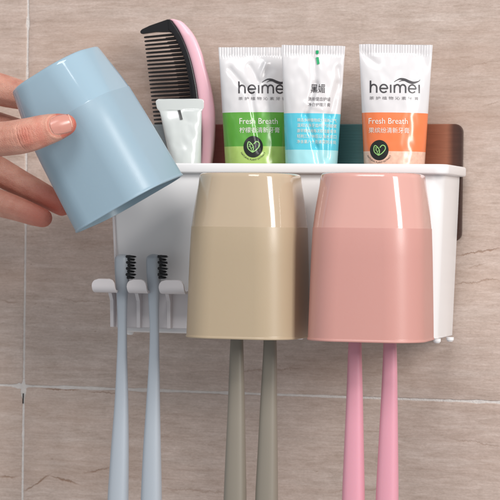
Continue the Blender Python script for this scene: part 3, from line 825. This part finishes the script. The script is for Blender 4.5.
# ------------------------------------------------------------------ hand
def hand():
    bm = bmesh.new()
    def ball(c, r, sx=1, sy=1, sz=1):
        g = bmesh.ops.create_icosphere(bm, subdivisions=2, radius=r)
        for v in g['verts']: v.co = Vector((v.co.x*sx, v.co.y*sy, v.co.z*sz))+c
    def chain(nodes, flat=1.0):
        P_ = [(at(a, b, Y), r*k_at(at(a, b, Y))) for a, b, Y, r in nodes]
        # smooth interpolation by accumulated length
        s = [0]
        for i in range(1, len(P_)): s.append(s[-1]+(P_[i][0]-P_[i-1][0]).length)
        tabs = [[(s[i], P_[i][0][j]) for i in range(len(P_))] for j in range(3)]+[[(s[i], P_[i][1]) for i in range(len(P_))]]
        n = max(3, int(s[-1]/.0011))
        for i in range(n+1):
            x = s[-1]*i/n
            ball(Vector([catmull(t, x) for t in tabs[:3]]), catmull(tabs[3], x), 1, flat, 1)
        return tabs, s
    chain([(-175, 150, -.105, 20), (-90, 72, -.094, 18), (-40, 78, -.088, 17.2), (0, 89.5, -.083, 16.8), (28, 97, -.079, 14.5), (55, 106, -.077, 13), (80, 116, -.077, 10.5)])     # index
    chain([(-175, 155, -.103, 20), (-90, 104, -.086, 18), (-40, 116, -.076, 15.5), (0, 126, -.072, 14), (35, 137, -.070, 13), (70, 148, -.072, 12), (98, 157, -.074, 10)])        # middle
    chain([(-175, 165, -.103, 20), (-90, 136, -.084, 18), (-45, 151, -.078, 16), (-8, 168, -.076, 15.4), (20, 183, -.076, 13.8), (45, 196, -.078, 12.2), (62, 206, -.080, 10.4)])       # ring
    chain([(-175, 175, -.105, 20), (-90, 166, -.090, 17), (-45, 187, -.088, 15), (-10, 200, -.088, 14.6), (15, 208, -.089, 13), (34, 215, -.090, 11.2), (43, 218, -.091, 9.8)])            # little
    th_t, th_s = chain([(-185, 160, -.112, 22), (-120, 155, -.140, 24), (-60, 144, -.160, 21), (-20, 140.5, -.167, 18.6), (2, 139, -.1685, 17.8), (26, 135.6, -.1695, 18.0), (42, 131, -.1675, 16.6), (56, 127.3, -.1650, 14.2), (66, 124.8, -.1630, 11.2)], .9)   # thumb
    for (a, b, Y, r) in ((-100, 110, -.098, 24), (-110, 135, -.100, 26), (-140, 145, -.105, 28), (-120, 165, -.105, 24), (-150, 120, -.105, 22), (-90, 125, -.112, 20), (-95, 150, -.115, 18)): ball(at(a, b, Y), r*k_at(at(a, b, Y)), 1, .7, 1)
    chain([(-175, 140, -.105, 24), (-220, 140, -.105, 22), (-270, 150, -.105, 22), (-420, 185, -.11, 28)], .8)
    chain([(-175, 172, -.105, 22), (-220, 168, -.105, 21), (-270, 178, -.105, 22), (-420, 215, -.11, 28)], .8)
    me = bpy.data.meshes.new('h'); bm.to_mesh(me); bm.free()
    o = bpy.data.objects.new('h', me); col.objects.link(o)
    md = o.modifiers.new('r', 'REMESH'); md.mode = 'VOXEL'; md.voxel_size = .00075
    sm = o.modifiers.new('s', 'SMOOTH'); sm.iterations = 9; sm.factor = .5
    dg = bpy.context.evaluated_depsgraph_get(); dg.update()
    me2 = bpy.data.meshes.new_from_object(o.evaluated_get(dg))
    bpy.data.objects.remove(o)
    bm = bmesh.new(); bm.from_mesh(me2)
    bm.normal_update()
    # thumb creases and fold lines, worked along the thumb's own axis
    ip = at(27, 135.4, -.1695); tip = at(72, 123, -.163)
    ax = (tip-ip).normalized(); back = Vector((.28, -.96, 0)); back = (back-ax*back.dot(ax)).normalized(); side = ax.cross(back)
    if side.z < 0: side = -side
    def near(v, s0, s1):
        d = v.co-ip; s = d.dot(ax)*1000
        return s0 < s < s1 and abs(d.dot(side)) < .013 and d.dot(back) > .001
    for (s0, s1) in ((-13, 31), (-10, 7)):
        es = [e for e in bm.edges if near(e.verts[0], s0, s1) and near(e.verts[1], s0, s1)]
        bmesh.ops.subdivide_edges(bm, edges=es, cuts=1, use_grid_fill=True)
    sel = [v for v in bm.verts if near(v, -14, 32)]
    for _ in range(3): bmesh.ops.smooth_vert(bm, verts=sel, factor=.5, use_axis_x=True, use_axis_y=True, use_axis_z=True)
    bm.normal_update()
    red = bm.verts.layers.float.new('redness')
    tips = [at(80, 116, -.077), at(43, 218, -.091), at(62, 206, -.080)]
    for v in bm.verts:
        d = v.co-ip; s = d.dot(ax)*1000; h = d.dot(side)*1000; f = d.dot(back)*1000
        rd = 0
        if f > 0 and -14 < s < 30 and abs(h) < 13:
            w = max(0, min(1, f/4))
            disp = 0
            # ring of curved wrinkles over the joint
            for (c, amp, wd, bend, lim) in ((-4.6, .42, .38, .028, 9), (-2.9, .20, .30, .018, 7), (-1.2, .26, .32, .0, 6.5), (.4, .20, .30, -.015, 7), (2.2, .30, .34, -.03, 8), (4.4, .16, .3, -.02, 7), (-7.2, .14, .35, .02, 7), (-9.6, .1, .4, .02, 7)):
                n_ = noise.noise(Vector((h*.35, c, 2)))*.8
                ss = s-c-bend*h*h-n_
                e = max(0, 1-(h/lim)**2)
                disp -= 1.15*amp*e*math.exp(-(ss/wd)**2)*(.75+.5*noise.noise(Vector((h*.9, c*3, 5))))
            # the folds of skin bulge a little between the wrinkles
            disp += .22*math.exp(-((s+1)/5.5)**2)*max(0, 1-(h/8)**2)
            # skin fold round the nail: shallow bed
            ns, nh = s-22.0, h-.6
            q = (abs(ns/7.4)**2.6+abs(nh/6.6)**2.6)
            if q < 1.25: disp -= .55*max(0, min(1, (1.25-q)/.45))
            if .85 < q < 1.35: rd += .5*math.exp(-((q-1.05)/.16)**2)
            if 1.2 < q < 2.4: disp += .25*math.exp(-((q-1.6)/.35)**2)*(1 if s < 24 else .3)
            v.co += v.normal*disp*w/1000
            rd += .55*math.exp(-((s-.3)/4.5)**2-(h/7)**2)+.35*math.exp(-((s-9)/3)**2)
        if f > -9 and s > 20 and abs(h) < 12 and s < 32: rd += .45
        for t_ in tips: rd += .5*math.exp(-((v.co-t_).length/.017)**2)
        v[red] = min(.8, rd)
    bm.normal_update()
    tree = BVHTree.FromBMesh(bm)
    root_loc = at(-175, 160, -.105)
    bm.transform(Matrix.Translation(-root_loc))
    ho = mk('hand', bm, M['skin'], angle=180); ho.location = root_loc
    tag(ho, 'bare left hand reaching in from the left, holding the pale blue cup', 'hand')
    # thumb nail
    bm = bmesh.new(); n = 26; grid = []
    for i in range(n+1):
        row = []
        for j in range(n+1):
            a, b = -1+2*i/n, -1+2*j/n
            # square to squircle
            s = 21.8+6.3*a*math.sqrt(1-b*b*.30); h = .6+5.7*b*math.sqrt(1-a*a*.28)*(1+.05*a)
            o_ = ip+ax*s/1000+side*h/1000+back*.03
            hit = tree.ray_cast(o_, -back)
            # own curvature across and along, resting on the bed
            f = (hit[0]-ip).dot(back) if hit[0] else None
            row.append((s, h, f, a, b))
        grid.append(row)
    # fit: quadratic transverse arch through the median line
    mid = [r[n//2][2] for r in grid]
    m0 = [m for m in mid if m is not None]
    vs = []
    for i, row in enumerate(grid):
        rv = []
        for (s, h, f, a, b) in row:
            base = mid[min(i, int(n*.93))] if mid[i] is not None else m0[-1]
            if i > n*.93: base = mid[int(n*.93)]-(i-n*.93)/n*.0018
            arch = .00035-.0026*b*b
            tgt = base+arch
            if f is not None: tgt = max(min(tgt, f+.0006), f+.00008) if i <= n*.93 else tgt
            rv.append(bm.verts.new(ip+ax*s/1000+side*h/1000+back*tgt))
        vs.append(rv)
    for i in range(n):
        for j in range(n):
            fc = bm.faces.new((vs[i][j], vs[i+1][j], vs[i+1][j+1], vs[i][j+1]))
            fc.material_index = 1 if i > n*.93 else 0
    bmesh.ops.smooth_vert(bm, verts=[v for v in bm.verts if not v.is_boundary], factor=.5, use_axis_x=True, use_axis_y=True, use_axis_z=True)
    ext = bmesh.ops.solidify(bm, geom=list(bm.faces), thickness=.0004)
    bm.transform(Matrix.Translation(-root_loc))
    no = mk('thumb_nail', bm, [M['nail'], M['nail_edge']], ho, angle=180)
    return ho
hand()

# ------------------------------------------------------------------ light
w = bpy.data.worlds.new('World'); scene.world = w; w.use_nodes = True
bg = w.node_tree.nodes['Background']; bg.inputs[0].default_value = (.92, .96, 1.0, 1); bg.inputs[1].default_value = .49
def area(name, loc, target, sx, sy, e, colr=(1, 1, 1), spread=180):
    l = bpy.data.lights.new(name, 'AREA'); l.shape = 'RECTANGLE'; l.size = sx; l.size_y = sy; l.energy = e; l.color = colr; l.spread = R(spread)
    o = bpy.data.objects.new(name, l); col.objects.link(o); o.location = loc
    o.rotation_euler = (Vector(target)-Vector(loc)).to_track_quat('-Z', 'Y').to_euler(); return o
area('key_softbox', (2.30, -1.75, 1.05), (.05, -.05, 0), .62, 1.3, 66, (1, .97, .94))
area('fill_softbox', (.1, -2.0, 1.9), (0, 0, -.05), 1.2, .9, 30, (1, .985, .98))
scene.view_settings.view_transform = 'Standard'; scene.view_settings.look = 'None'
scene.view_settings.exposure = 0; scene.view_settings.gamma = 1
scene.render.engine = 'CYCLES'
